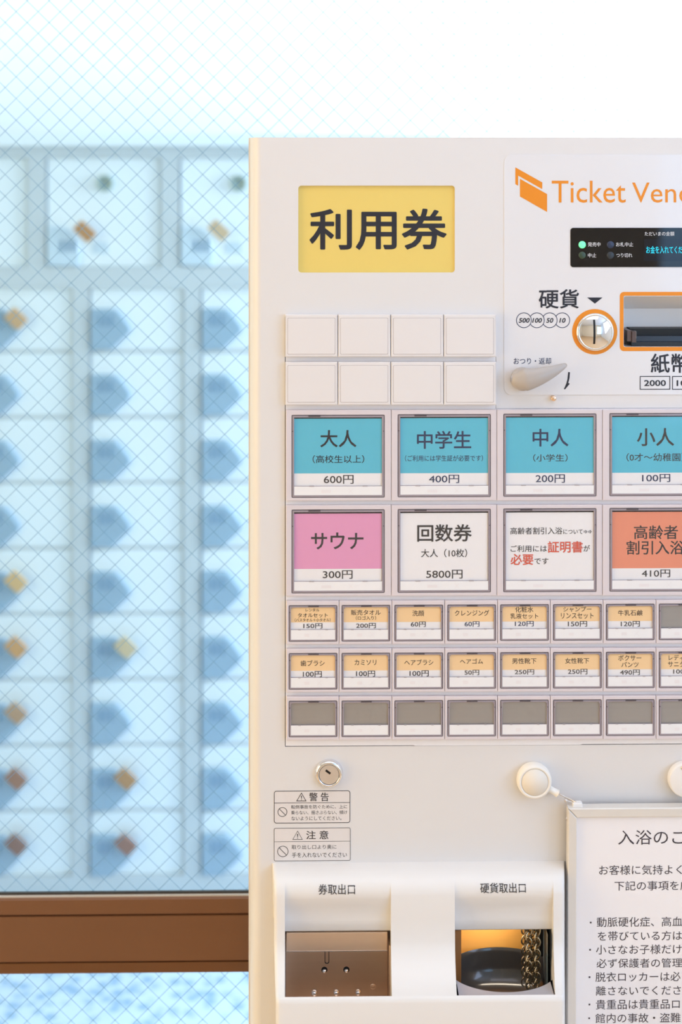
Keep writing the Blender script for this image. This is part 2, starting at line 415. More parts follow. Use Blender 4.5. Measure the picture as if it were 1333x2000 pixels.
# ------------------------------------------------------------------ ticket vending machine
mx0 = P(484, 900).x; mx1 = P(1461, 900).x; mtop = P(800, 268.5).z
vm = thing('ticket_vending_machine', ((mx0+mx1)/2, .09, 0), 'white ticket vending machine with yellow sign and rows of price buttons', 'vending machine')
body = MB()
T = .002
for (a, b2, c, d, e, f) in ((mx0, .021, .02, mx0+T, .165, mtop), (mx1-T, .021, .02, mx1, .165, mtop), (mx0+T, .021, mtop-T, mx1-T, .165, mtop), (mx0+T, .163, .02, mx1-T, .165, mtop-T), (mx0+T, .021, .02, mx1-T, .163, .022)):
    body.box(a, b2, c, d, e, f, WHITE)
body.box(mx0+.01, .03, 0, mx1-.01, .155, .02, GASK)
body.build('cabinet_body', vm)
sign_b = box_px(583, 362.5, 889, 532.5)
bill_b = box_px(1219, 578.5, 1440, 677)
coin_b = box_px(889, 1790, 1083, 1975)
ex0, ey0 = PX(557, 700); exm = PX(969.5, 700)[0]; ex1 = PX(1388, 1100)[0]
ez0 = P(900, 1456.5).z; ez1 = P(760, 618).z; ezm = P(1200, 797).z
Lshape = lambda d: [(ex0+d, ez0+d), (ex1-d, ez0+d), (ex1-d, ezm-d), (exm-d, ezm-d), (exm-d, ez1-d), (ex0+d, ez1-d)]
fp = MB()
px0 = P(510, 900).x; px1 = P(1437, 900).x
fp.plate([rr(px0, .03, px1, mtop), rr(*sign_b, .0035, 5), rr(*bill_b, .002, 3), rr(*coin_b), Lshape(0)], 0, .003, WHITE)
ed = P(487, 900).x
arc = [(px0+(ed-px0)*math.sin(t), .022*(1-math.cos(t))) for t in [math.radians(90*k/10) for k in range(11)]]
for flip in (0, 1):
    pl = [(x if not flip else px0+px1-x, y) for x, y in arc]
    v = [(x, y, .03) for x, y in pl]+[(x, y, mtop) for x, y in pl]; n = len(pl)
    fp.add(v, [(k, k+1, n+k+1, n+k) for k in range(n-1)], WHITE, True)
    cap = [(x, y, mtop) for x, y in pl]+[(pl[0][0], .022, mtop)]
    fp.add(cap, [tuple(range(len(cap)))], WHITE)
fp.box(px0, .003, mtop-.002, px1, .022, mtop, WHITE)
fp.build('front_panel', vm)

# yellow sign
sg = MB().box(*[sign_b[0]-.004, .0028, sign_b[1]-.004], sign_b[2]+.004, .0048, sign_b[3]+.004, YELLOW).build('sign_panel', vm)
MB().text('利用券', (605, 407.5, 873, 488), .0026, INK, .018).build('lettering', sg)

# button panel seen between the rows
MB().plate([[(ex0+.0007, ez0+.0009), (P(808, 1457).x, ez0+.0008), (P(812, 1457).x, ez0+.0002), (P(1134, 1457).x, ez0+.0002), (P(1139, 1457).x, ez0+.0009), (ex1-.0004, ez0+.0008), (ex1-.0004, ezm-.0004), (exm-.0004, ezm-.0004), (exm-.0004, ez1-.0004), (ex0+.0007, ez1-.0004)]], .0002, .0025, STRIPM).box(ex0-.004, .004, ez0-.004, ex1+.004, .006, ezm+.004, GAP).box(ex0-.004, .004, ezm, exm+.004, .006, ez1+.004, GAP).build('button_panel', vm)

# blank buttons
for (ya, yb2) in ((614.5, 697), (707, 791)):
    for i in range(4):
        xa = 557+103.3*i; q = box_px(xa, ya, xa+103.3, yb2, -.006); g = .0003
        bk = MB().plate([rr(q[0]+g, q[1], q[2]-g, q[3], .0006, 2)], -.0075, .0002, BLANK, .0009).build('blank_button', vm)
        q2 = box_px(xa+5.6, ya+7, xa+97.5, yb2-5.5, -.0075)
        MB().plate([rr(q2[0], q2[1], q2[2], q2[3], .001, 2)], -.0078, -.0072, BLANK, .0002).build('cover_plate', bk)
        MB().plate([rr(*grow(q2, .0004), .001, 2), rr(*grow(q2, 0.00005), .001, 2)], -.00755, -.0074, M('cover_seam', (186, 176, 174), .6)).build('seam', bk)

# ticket buttons
HB = -.0052
def double_arrows(mb, b_, Y, mat):
    ym = (b_[1]+b_[3])/2; w_ = (b_[2]-b_[0])/2
    for q in range(2):
        xa, xb = b_[0]+q*w_, b_[0]+q*w_+w_*.88
        for sg in (1, -1):
            for pts in (((xa, ym+sg*1.2-.45), (xb-1.6, ym+sg*1.2-.45), (xb-1.6, ym+sg*1.2+.45), (xa, ym+sg*1.2+.45)), ((xb, ym), (xb-3.2, ym+sg*3.4), (xb-4.2, ym+sg*3.1), (xb-1.3, ym))):
                v = [PX(*p, Y) for p in pts]; mb.add([(a, Y, c) for a, c in v], [(0, 1, 2, 3)], mat)
def ticket_button(hb, fb, card, colour_to, strip, top_mat, texts, big):
    q = box_px(*hb, HB); f = box_px(*fb, HB); g = .00022
    k = 1.0 if big else .8
    bt = MB().plate([rr(q[0]+g, q[1], q[2]-g, q[3], .0005, 2), rr(*f, .001, 3)], HB, .0002, HOUSE, .0006).build('ticket_button', vm)
    rw = (.0021 if big else .0017)
    MB().plate([rr(*grow(f, -.0001), .0009, 3), rr(*grow(f, -.0007))], HB+.0003, HB+.0040, RIMD).build('cover_edge', bt)
    fr = MB().plate([rr(*grow(f, -.0007)), rr(*grow(f, -rw*1.35))], HB-.0004, HB+.0040, RIM, .0003)
    # hinge tabs on the rim
    w_ = f[2]-f[0]; tx = f[0]+w_*(.18 if big else .40); tw = w_*(.13 if big else .22)
    fr.box(tx, HB-.0007, f[3]-.0020*k, tx+tw, HB+.001, f[3]-.0005, RIMD)
    for sx in (f[0]+.0006, f[2]-.0016): 
        zz = f[1]+(f[3]-f[1])*.8; fr.box(sx, HB-.0006, zz, sx+.001, HB+.001, zz+.0008, RIMD)
    if not big:
        for sx in (f[0]+.0012, f[2]-.0034): fr.box(sx, HB-.0006, f[3]-.0034, sx+.0022, HB+.001, f[3]-.0012, RIM)
    fr.build('cover_frame', bt)
    c = box_px(*card, HB+.001)
    zc = P((card[0]+card[2])/2, colour_to, HB+.001).z
    cd_ = MB()
    cd_.box(f[0]+.0007, HB+.0034, f[1]+.0007, f[2]-.0007, HB+.004, f[3]-.0007, GAP)
    zbot = P((card[0]+card[2])/2, strip[1]+2, HB+.001).z
    if top_mat is not GREYC:
        cd_.box(c[0], HB+.0012, zbot, c[2], HB+.0016, c[3], PAPER)
        if top_mat is not PAPER: cd_.box(c[0], HB+.0011, zc, c[2], HB+.0013, c[3], top_mat)
    else:
        cd_.box(c[0]-.001, HB+.0012, zbot, c[2]+.001, HB+.0016, c[3]+.001, GREYC)
    cd_.build('label_card', bt)
    if texts:
        lt = MB()
        for tx_ in texts:
            if tx_[0] == '⇒⇒': double_arrows(lt, tx_[1], HB+.0010, tx_[2]); continue
            lt.text(tx_[0], tx_[1], HB+.0010, tx_[2], tx_[3] if len(tx_) > 3 else .005)
        lt.build('lettering', bt)
    s = box_px(*strip, HB)
    b_ = MB().plate([rr(*s, .0006, 2)], HB-.0002, HB+.0008, BAR, .0004)
    sw = s[2]-s[0]; sh = s[3]-s[1]
    b_.box(s[0]+sw*.31, HB-.00026, s[1]+sh*.32, s[0]+sw*.42, HB-.0001, s[1]+sh*.62, MARK)
    for sg_ in (1, -1):
        yk = HB-.00026-.00002*sg_; cx, cz, l = s[0]+sw*.64, s[1]+sh*.5, sh*.26
        b_.add([(cx-l, yk, cz-sg_*l), (cx-l+.0006, yk, cz-sg_*l), (cx+l, yk, cz+sg_*l), (cx+l-.0006, yk, cz+sg_*l)], [(0, 1, 2, 3)], MARK)
    b_.build('indicator_bar', bt)
    tb = MB()
    for fx in (.175, .775):
        tb.box(s[0]+sw*fx, HB-.0005, s[3]-.0004, s[0]+sw*(fx+.055), HB+.0006, s[3]+.0006*k, M('grey_clip', (168, 160, 164), .3))
    tb.box(s[0], HB-.0002, s[3]-.0001, s[2], HB+.0006, s[3]+.0003, RIM)
    tb.build('bar_clip', bt)
    MB().add([(f[0]+rw, HB+.0004, s[3]+.0004), (f[2]-rw, HB+.0004, s[3]+.0004), (f[2]-rw, HB+.0004, f[3]-rw*.9), (f[0]+rw, HB+.0004, f[3]-rw*.9)], [(0, 1, 2, 3)], PANE).build('clear_cover', bt)
B1 = {
 0: (TEAL, [('大人', (626, 840, 696.5, 873.5), INK, .012), ('（高校生以上）', (611, 889, 712, 904.5), INK), ('600円', (633, 928, 691, 945), INKG)]),
 1: (TEAL, [('中学生', (815, 841.5, 921, 876.5), INKN, .012), ('（ご利用には学生証が必要です）', (791.5, 889, 944, 901), INKN), ('400円', (838.5, 927.5, 897.5, 943.5), INKN)]),
 2: (TEAL, [('中人', (1041, 837.5, 1111, 872), INKN, .012), ('（小学生）', (1042, 887, 1109.5, 901.5), INKG), ('200円', (1047, 926.5, 1104, 943), INKN)]),
 3: (TEAL, [('小人', (1245, 836, 1317.5, 871), INKG, .012), ('（0才～幼稚園）', (1224.5, 885, 1337, 901), INKG), ('100円', (1255, 926, 1310, 941.5), INKN)])}
B2 = {
 0: (PINK, [('サウナ', (608, 1040, 710.5, 1073), INKG, .014), ('300円', (631, 1114, 689, 1130.5), INKG)]),
 1: (PAPER, [('回数券', (815.5, 1024, 922, 1058), INKG, .014), ('大人（10枚）', (823, 1072, 913, 1088.5), INKG), ('5800円', (833, 1113, 904, 1130), INKG)]),
 2: (PAPER, [('高齢者割引入浴', (997.5, 1030, 1099, 1043.5), INKG), ('について', (1101, 1034, 1139, 1043), INKG), ('⇒⇒', (1140.5, 1035, 1157.5, 1042), INKG), ('ご利用には', (998, 1065, 1069, 1078), INKG), ('証明書', (1070.5, 1057, 1139, 1079.5), INKR, .014),
             ('が', (1140.5, 1064.5, 1153, 1077), INKG), ('必要', (998, 1082, 1042.5, 1103.5), INKR, .014), ('です', (1044.5, 1090, 1072, 1102), INKG)]),
 3: (SALMON, [('高齢者', (1239, 1026, 1325, 1053), INKG, .010), ('割引入浴', (1224.5, 1056, 1337, 1083), INKG, .010), ('410円', (1254.5, 1112.5, 1310, 1127.5), INKG)])}
for i in range(4):
    o = 207.0*i if i < 3 else 208.0*i-2.5
    o = [0, 207.5, 414, 621.5][i]; t = -1.1*i
    ticket_button((558.5+206.3*i, 801+t*.3, 558.5+206.3*(i+1), 978+t*.3), (570+o, 810.5+t, 751.5+o, 972+t), (575+o, 817.5+t, 747+o, 0+948), 924.5+t*.4, (574+o, 949.5+t*.8, 748+o, 969+t), B1[i][0], B1[i][1], True)
    ticket_button((558.5+206.3*i, 987+t*.3, 558.5+206.3*(i+1), 1164+t*.3), (570+o, 995.5+t, 751.5+o, 1158.5+t), (574.5+o, 1003+t, 746+o, 1134), 1111+t*.4, (574+o, 1135.5+t*.8, 748+o, 1155+t), B2[i][0], B2[i][1], True)
S1 = [
 (TAN, [('レンタル', (597.5, 1188.5, 624, 1194.5), INKB), ('タオルセット', (582, 1197.5, 640.5, 1206), INKB), ('（バスタオル＋小タオル）', (576, 1207.5, 646, 1214.3), INKB, .004), ('150円', (593, 1217.5, 630, 1227.5), INK)]),
 (TAN, [('販売タオル', (686, 1191, 744, 1201.5), INKB), ('（ロゴ入り）', (695.5, 1203, 735, 1211), INKB), ('200円', (696, 1217, 734.5, 1227), INK)]),
 (TAN, [('洗顔', (806, 1192, 829, 1203.5), INKB), ('60円', (803, 1214, 832, 1224.5), INK)]),
 (TAN, [('クレンジング', (889, 1191.5, 956, 1203), INKB), ('60円', (908, 1213.5, 937, 1224), INKN)]),
 (TAN, [('化粧水', (1007, 1185, 1042.5, 1196), INKB), ('乳液セット', (997.5, 1198, 1052, 1208.5), INKB), ('120円', (1006.5, 1213, 1043, 1223.5), INKN)]),
 (TAN, [('シャンプー', (1101, 1185, 1156, 1195), INKB), ('リンスセット', (1096.5, 1197, 1160, 1208.5), INKB), ('150円', (1110, 1213, 1147.5, 1224), INKG)]),
 (TAN, [('牛乳石鹸', (1208, 1191.5, 1256, 1202.5), INKB), ('120円', (1213.5, 1213, 1250.5, 1224), INKG)]),
 (GREYC, [])]
S2 = [
 (TAN, [('歯ブラシ', (587.5, 1289.5, 634.5, 1301), INKB), ('100円', (592, 1311, 629, 1322.5), INK)]),
 (TAN, [('カミソリ', (693, 1288.5, 735.5, 1299), INKB), ('100円', (696, 1310, 733, 1321.5), INK)]),
 (TAN, [('ヘアブラシ', (790.5, 1288, 847, 1299), INKB), ('100円', (800.5, 1309.5, 838, 1321), INK)]),
 (TAN, [('ヘアゴム', (899, 1286.5, 944, 1296.5), INKB), ('50円', (908, 1308.5, 936.5, 1318.5), INKG)]),
 (TAN, [('男性靴下', (1001, 1285.5, 1048.5, 1296.5), INKB), ('250円', (1006, 1307.5, 1044, 1317.5), INKG)]),
 (TAN, [('女性靴下', (1104.5, 1285, 1151.5, 1296), INKB), ('250円', (1110, 1306.5, 1148, 1317), INKG)]),
 (TAN, [('ボクサー', (1208.5, 1279.5, 1253.5, 1290.5), INKB), ('パンツ', (1214.5, 1293, 1248, 1303), INKB), ('490円', (1212, 1308, 1250.5, 1318.5), INKG)]),
 (TAN, [('レディース', (1307, 1279, 1360, 1289.5), INKB), ('サニタリー', (1305.5, 1291.5, 1361, 1302.5), INKB), ('100円', (1316, 1306.5, 1353, 1316.5), INKG)])]
for i in range(8):
    o = 103.35*i; t = -.45*i
    for (ya, fy, rowd) in ((1174, 1182.5, S1), (1267.5, 1276, S2), (1361, 1369, None)):
        mt, tx = rowd[i] if rowd else (GREYC, [])
        dy = fy-1182.5; gy = dy+t
        ticket_button((559.5+103.25*i, ya+t*.6, 559.5+103.25*(i+1), ya+84.5+t*.6), (564.5+o, fy+t, 659+o, fy+70.8+t), (568.2+o, 1185+gy, 655.5+o, 1230+gy), (1215.6 if fy < 1200 else 1216.5)+gy, (567.5+o, 1230+gy-(.0 if rowd else .0), 656+o, 1250+gy), mt, tx, False)

# control panel sheet with prints
cq = box_px(985, 303, 1440, 790); 
cz0 = P(1200, 771).z
cp = MB().plate([rr(cq[0], cz0, P(1446, 540).x, P(1150, 302.5).z, .0085, 8), rr(*bill_b, .002, 3)], -.0007, 0.0, ACRYL, .0002).build('control_panel', vm)
lt = MB(); CY = -.0009
lt.text('Ticket', (1078.5, 353, 1223, 396), CY, ORANGE, 0)
gv, gf = glyphs('Ticket', 0); em = (1223-1078.5)/(max(v[0] for v in gv)-min(v[0] for v in gv))
lt.text_at('Vending', 1235.5, 395.3, CY, em, ORANGE, 0)
def poly(mb, pts, Y, mat): v = [PX(*p, Y) for p in pts]; return mb.add([(a, Y, b_) for a, b_ in v], [tuple(range(len(v)))], mat)
c5 = lambda x, y: (970+x*.2723, 280+y*.2723)
lt.build('title_lettering', cp); lt = MB()
poly(lt, [c5(137, 172), c5(330, 280), c5(330, 328), c5(157, 231), c5(157, 304), c5(137, 292)], CY, ORANGE)
poly(lt, [c5(170, 254), c5(365, 364), c5(365, 492), c5(170, 381)], CY, ORANGE)
lt.build('ticket_logo', cp); lt = MB()
lt.text('硬貨', (1053, 565, 1131.5, 602.5), CY, INK, .014)
poly(lt, [(1147.5, 581), (1177.8, 581), (1162.8, 593)], CY, INK)
def ring(mb, cx, cy, ro, ri, Y, mat, a0=0, a1=360, n=48):
    c = P(cx, cy, Y); k = (Y-CAM.y)/F; v = []; f = []
    for i in range(n+1):
        t = math.radians(a0+(a1-a0)*i/n)
        v += [(c.x+ro*k*math.cos(t), Y, c.z+ro*k*math.sin(t)), (c.x+ri*k*math.cos(t), Y, c.z+ri*k*math.sin(t))]
    f = [(2*i, 2*i+1, 2*i+3, 2*i+2) for i in range(n)]
    return mb.add(v, f, mat)
ring(lt, 1024, 625.5, 15.2, 13.9, CY, INKN)
for cx in (1049.3, 1074.4, 1099): ring(lt, cx, 625.5, 15.2, 13.9, CY, INKN, -147, 147)
for tx, bx in (('500', (1013.6, 621, 1035.4, 630.4)), ('100', (1040.2, 621, 1059.3, 630.4)), ('50', (1067.5, 621, 1081.6, 630.4)), ('10', (1093, 621, 1105.6, 630.4))):
    lt.text(tx, bx, CY, INK, .02, .22)
coin_print = lt; lt = MB()
lt.text('紙幣', (1272, 690.5, 1347, 728.5), CY, INK, .014)
def frame_px(mb, x0, y0, x1, y1, lw, Y, mat, r=0):
    q = box_px(x0, y0, x1, y1, Y); k = lw*U
    return mb.plate([rr(*q, r), rr(*grow(q, -k), max(r-k, 0))], Y-.00004, Y+.00004, mat)
for xa, tx, bx in ((1250.5, '2000', (1259, 742.3, 1301.5, 754)), (1313.7, '1000', (1322.5, 742.3, 1364.5, 754))):
    frame_px(lt, xa, 734.5, xa+59.5, 761, 1.5, CY, INK); lt.text(tx, bx, CY, INK, .016)
note_print = lt; lt = MB()
lt.text('おつり・返却', (1004, 698.7, 1077, 711.5), CY, INKN, .004)
poly(lt, [(1110.6, 726.5), (1114.0, 727), (1113.2, 738), (1110.8, 748), (1113.6, 749.5), (1104.5, 760.5), (1102, 760), (1106.5, 750), (1109.0, 741)], CY, INK)
lt.build('lever_print', cp)
ring(coin_print, 1162.5, 648, 44.5, 36.5, CY, ORANGE); coin_print.build('coin_print', cp)
lt = note_print
qo = box_px(1211.5, 570, 1448, 685.5, CY); qi = box_px(1218.8, 577.5, 1440.5, 677.5, CY)
lt.plate([rr(*qo, .0045, 6), rr(*qi, .0015, 4)], CY-.00004, CY+.00004, ORANGE)
lt.build('note_print', cp)

# display window
dq = box_px(1115, 445, 1440, 521.5, -.001)
dp = MB().plate([rr(*dq, .003, 6)], -.0014, -.0007, BLACK).build('display_window', vm)
DY = -.0016
lq = box_px(1259, 467, 1420, 510, DY)
MB().plate([rr(*lq)], -.00155, -.0013, LCD).build('screen', dp)
for tx, bx in (('発売中', (1149, 473, 1173.7, 481.7)), ('中止', (1149, 494.4, 1165.5, 503)), ('お札中止', (1204, 473, 1237.7, 481.7)), ('つり切れ', (1204.5, 494.6, 1236, 502.7)), ('ただいまの金額', (1260, 452.3, 1318, 460.6))):
    MB().text(tx, bx, DY, WTXT, .006).build('caption', dp)
MB().text('お金を入れてください', (1263, 480.5, 1352, 495), DY, CYAN, .006).build('message', dp)
for cx, cy, mt in ((1138, 478, LEDON), (1138, 498.7, LEDG), (1193.3, 478, LEDB), (1193.3, 498.7, LEDK)):
    c = P(cx, cy, DY); MB().lathe(c.x, c.z, [(0, -.0022), (.0030, -.0021), (.0041, -.0016), (.0041, -.0012)], mt, 24).build('status_lamp', dp)

# coin slot
c = P(1162.5, 648)
cs = MB().lathe(c.x, c.z, [(.0212, -.0007), (.0212, -.0030), (.0200, -.0046), (.0186, -.0050), (.0180, -.0046)], CHROME, 64).build('coin_slot', vm)
R = .0183; hgt = .0045; Rs = (R*R+hgt*hgt)/(2*hgt)
prof = []
for k in range(13):
    r = R*(1-k/12); prof.append((r, -.0046-(math.sqrt(Rs*Rs-r*r)-(Rs-hgt))))
MB().lathe(c.x, c.z, prof, CHROME, 64).build('dome', cs)
sq = box_px(1162.2-1.9, 625, 1162.2+2.1, 672.5, -.010)
slot = MB()
pts = []
nseg = 10
for i in range(nseg+1):
    z = sq[1]+(sq[3]-sq[1])*i/nseg; r = abs(z-c.z); y = -.0046-(math.sqrt(Rs*Rs-r*r)-(Rs-hgt))-.00012
    pts += [(sq[0], y, z), (sq[2], y, z)]
slot.add(pts, [(2*i, 2*i+1, 2*i+3, 2*i+2) for i in range(nseg)], BLACKM); slot.build('slot_opening', cs)

# bill slot recess
bs = MB()
d = .034
x0b, z0b, x1b, z1b = bill_b
zfold = z0b+(z1b-z0b)*.70
bs.add([(x0b, .001, z0b), (x0b, d, z0b), (x0b, d, zfold), (x0b, .010, z1b), (x0b, .001, z1b)], [(0, 1, 2, 3, 4)], MOULD)
bs.add([(x1b, .001, z0b), (x1b, d, z0b), (x1b, d, zfold), (x1b, .010, z1b), (x1b, .001, z1b)], [(4, 3, 2, 1, 0)], MOULD)
bs.add([(x0b, d, z0b), (x1b, d, z0b), (x1b, d, zfold), (x0b, d, zfold)], [(0, 1, 2, 3)], MOULD)
bs.add([(x0b, d, zfold), (x1b, d, zfold), (x1b, .010, z1b), (x0b, .010, z1b)], [(0, 1, 2, 3)], MOULD)
bs.add([(x0b, .010, z1b), (x1b, .010, z1b), (x1b, .001, z1b), (x0b, .001, z1b)], [(0, 1, 2, 3)], MOULD)
bs.add([(x0b, .001, z0b), (x1b, .001, z0b), (x1b, d, z0b), (x0b, d, z0b)], [(0, 1, 2, 3)], MOULD)
bsl = bs.build('bill_slot', vm)
m1 = box_px(1233, 642, 1436, 658, .012); m2 = box_px(1240, 656, 1438, 670, .010); m3 = box_px(1234, 664, 1438, 678, .006)
mo = MB().box(m1[0], .014, m1[1], m1[2], d+.001, m1[3], BLACKM)
DK = M('black_ribbed_plastic', (34, 36, 40), .35, noise=.2, nscale=200, stretch=(4, 1, .3))
mo.box(m2[0], .008, m2[1], m2[2], .014, m2[3], M('dark_blue_grey_lip', (44, 50, 62), .2))
mo.box(m3[0], .004, m3[1], m3[2], .0085, m3[1]+(m3[3]-m3[1])*.75, DK)
mo.build('note_mouth', bsl)
g1 = box_px(1225, 645, 1241.5, 666, .006)
gu = MB().box(g1[0], .003, g1[1], g1[0]+(g1[2]-g1[0])*.48, d, g1[3], M('brown_guide', (104, 84, 76), .35)).box(g1[0]+(g1[2]-g1[0])*.52, .001, g1[1]-.001, g1[2], d, g1[3]-.0008, M('brown_guide_dark', (92, 74, 68), .35))
gu.box(g1[2], .004, g1[1]+.003, g1[2]+.0008, .013, g1[3]-.001, STEELW)
gu.build('note_guide', bsl)

# return lever
c = P(1018, 742)
lv = MB()
path = []; rad = []
for k in range(15):
    t = k/14
    px = 1014+91*t; py = 742.5-7*t-22.5*t*t
    path.append(P(px, py, -.016-.006*math.sin(t*math.pi)*.6)); rad.append((20.5*(1-t)**.85+4.6)*U if k else 12*U)
path.insert(0, P(1003, 741, -.015)); rad.insert(0, 13*U); rad[1] = 17.5*U; rad[2] = 19*U
path.insert(0, P(998, 741, -.015)); rad.insert(0, 5*U)
path.append(P(1107.5, 711.5, -.016)); rad.append(2.2*U)
lv.sweep(path, rad, LEVER, 20, flat=.62)
lvo = lv.build('return_lever', vm)
lv = MB().lathe(P(1020, 739).x, P(1020, 739).z, [(.0128, -.0007), (.0126, -.010), (.010, -.016), (.0, -.017)], LEVER, 32).build('pivot', lvo)
c = P(1081, 777); MB().lathe(c.x, c.z, [(0.0001, -.0058), (.0024, -.0058), (.0029, -.005), (.0029, 0)], STEEL, 24).build('rivet', vm)

# key lock
c = P(643, 1509.5)
lk = MB().lathe(c.x, c.z, [(.0158, 0), (.0156, -.002), (.0142, -.0052), (.0122, -.0062), (.0114, -.0055), (.0112, -.0035)], CHROME, 56).build('door_lock', vm)
MB().lathe(c.x, c.z, [(0.00001, -.0052), (.0106, -.0052), (.0109, -.0049), (.0109, -.003)], STEELW, 48, smooth=False).build('cylinder', lk)
a = math.radians(-37)
k = MB(); ca, sa = math.cos(a), math.sin(a); ho = P(641.5, 1508, -.0053)
hp = [(ho.x+x*ca-z*sa, ho.z+x*sa+z*ca) for x, z in ((-.0034, -.0012), (.0030, -.0012), (.0030, .0012), (-.0034, .0012))]
k.plate([hp], -.00535, -.0050, BLACKM).build('keyhole', lk)

# caution stickers
def sticker(name, x0, y0, x1, y1, r, div, tri, head, hb, circ_, lines, lw):
    st = MB().plate([rr(*box_px(x0, y0, x1, y1), r*U, 5)], -.00015, 0, M('sticker_film', (233, 227, 224), .4)).build(name, vm)
    Y = -.00028; mb = MB()
    frame_px(mb, x0, y0, x1, y1, lw, Y, INKG, r*U)
    q = box_px(x0, div-lw*.45, x1, div+lw*.45, Y); mb.add([(q[0], Y, q[1]), (q[2], Y, q[1]), (q[2], Y, q[3]), (q[0], Y, q[3])], [(0, 1, 2, 3)], INKG)
    ax, ay, bx0, bx1, by = tri
    def tri_pts(s): cx, cy = ax, by-(by-ay)*.36; return [PX(cx+(p-cx)*s, cy+(q_-cy)*s, Y) for p, q_ in ((ax, ay), (bx1, by), (bx0, by))]
    mb.plate([tri_pts(1), tri_pts(.80 if lw > .9 else .86)], Y-.00004, Y+.00004, INKG)
    hh = by-ay
    poly(mb, [(ax-1, ay+hh*.36), (ax+1, ay+hh*.36), (ax+.55, ay+hh*.72), (ax-.55, ay+hh*.72)], Y, INKG)
    poly(mb, [(ax-.8, ay+hh*.79), (ax+.8, ay+hh*.79), (ax+.8, ay+hh*.87), (ax-.8, ay+hh*.87)], Y, INKG)
    mb.text(head, hb, Y, INKG, .008)
    cx, cy, rad_ = circ_; ring(mb, cx, cy, rad_, rad_-1.1, Y, INKG)
    e = rad_*.7; poly(mb, [(cx-e+.4, cy-e-.4), (cx+e+.4, cy+e-.4), (cx+e-.4, cy+e+.4), (cx-e-.4, cy-e+.4)], Y, INKG)
    for tx, b3 in lines: mb.text(tx, b3, Y, INKG, .0)
    mb.build('lettering', st)
sticker('warning_sticker', 535.5, 1544.3, 684.5, 1607.7, 5, 1568, (589.2, 1548, 579, 599, 1565), '警 告', (604.3, 1548, 642.5, 1565), (552, 1586, 9.3),
        [('転倒事故を防ぐために、上に', (569, 1572, 678.5, 1579.5)), ('乗らない、揺さぶらない、傾け', (569, 1583, 678.5, 1590.7)), ('ないようにしてください。', (569.6, 1594.4, 667.3, 1602.2))], 1.1)
sticker('caution_sticker', 535.5, 1617, 685, 1681.5, 3, 1643.5, (581.7, 1622.5, 571.6, 591.6, 1640), '注 意', (598.5, 1622.5, 642, 1639), (552.8, 1663, 10.8),
        [('取り出し口より奥に', (570, 1650, 657.6, 1658.5)), ('手を入れないでください', (570.6, 1664.8, 678, 1674.6))], .8)

# outlet housing with two bays
def zp(p, py): return P(760, py, -p).z
MAIN = [(.035, 1750), (.036, 1795), (.037, 1840), (.040, 1858), (.047, 1880), (.057, 1908), (.066, 1928), (.073, 1940), (.077, 1945.5), (.0798, 1951), (.081, 1960), (.081, 2160), (.078, 2175), (0, 2190)]
MAIN = [(-p, zp(p, y)) for p, y in MAIN]
TOP = [(0, .8405), (-.006, .8405), (-.014, .8397), (-.022, .8378), (-.028, .834)]; MAIN = TOP+[(-.032, .8288), (-.0342, .8245)]+MAIN
HOOD = [(.0318, 1756), (.0285, 1768), (.0262, 1780), (.0252, 1795), (.025, 1816), (.0235, 1817.5), (0.0, 1798)]
HOOD = [(-p, zp(p, y)) for p, y in HOOD]; HOOD = TOP+[(-.0316, .8285), (-.0329, .822)]+HOOD
hl0, hl1 = P(532.5, 1690).x, P(539, 1950, -.08).x
hr0, hr1 = P(1104, 1690).x, P(1105, 1950, -.08).x
bq = [P(556.5, 1946, -.078).x, P(766, 1946, -.078).x, P(893, 1946, -.078).x, P(1085.5, 1946, -.078).x]
bx = [P(556.5, 1850, -.036).x, P(764.5, 1850, -.036).x, P(889.5, 1850, -.036).x, P(1083, 1850, -.036).x]
hm = MB()
def station(xa, xb, inset):      # profile moved back by inset, x runs with the draft from xa (back) to xb (front)
    out = []
    for y, z in MAIN:
        yy = min(0.0, y+inset) if y < 0 else 0.0
        out.append((xa+(xb-xa)*(-y/.081), yy, z-(0.3*inset if y < 0 else 0)))
    return out
def skin(sts, mat=MOULD):
    n = len(sts[0]); v = [p for s_ in sts for p in s_]
    hm.add(v, [(i*n+k, i*n+k+1, (i+1)*n+k+1, (i+1)*n+k) for i in range(len(sts)-1) for k in range(n-1)], mat, True)
RR = .0045
def edge_stations(a0, a1, sgn):
    return [station(a0, a1, .2)]+[station(a0+sgn*RR*(1-math.cos(t)), a1+sgn*RR*(1-math.cos(t)), RR*(1-math.sin(t))) for t in [math.radians(90*k/6) for k in range(7)]]
def bxp(i, p): return bx[i]+(bq[i]-bx[i])*min(max((p-.03)/.048, 0), 1)
def bay_edge(i, prof_=None): return [(bxp(i, -y), y, z) for y, z in (prof_ or MAIN)]
skin(edge_stations(hl0, hl1, 1)+[bay_edge(0)])
skin([bay_edge(1), bay_edge(2)])
skin([bay_edge(3)]+edge_stations(hr0, hr1, -1)[::-1])
lowprof = [q for q in MAIN if q[1] <= zp(.077, 1945.5)+1e-6]
bay_floor = lowprof[0][1]
for i, j in ((0, 1), (2, 3)):
    skin([bay_edge(i, HOOD), bay_edge(j, HOOD)]); skin([bay_edge(i, lowprof), bay_edge(j, lowprof)])
for i in range(4):               # cheeks inside each bay, as strips back to the panel
    e = bay_edge(i); v = e+[(bx[i], 0.0, p[2]) for p in e]; n = len(e)
    hm.add(v, [(k, k+1, n+k+1, n+k) for k in range(n-1)], MOULD)
hs = hm.build('outlet_housing', vm)
def drape(z):
    for (y0, z0), (y1, z1) in zip(HOOD, HOOD[1:]):
        if z1 <= z <= z0: return y0+(y1-y0)*((z0-z)/(z0-z1) if z0 > z1 else 0)-.0005
    return -.034
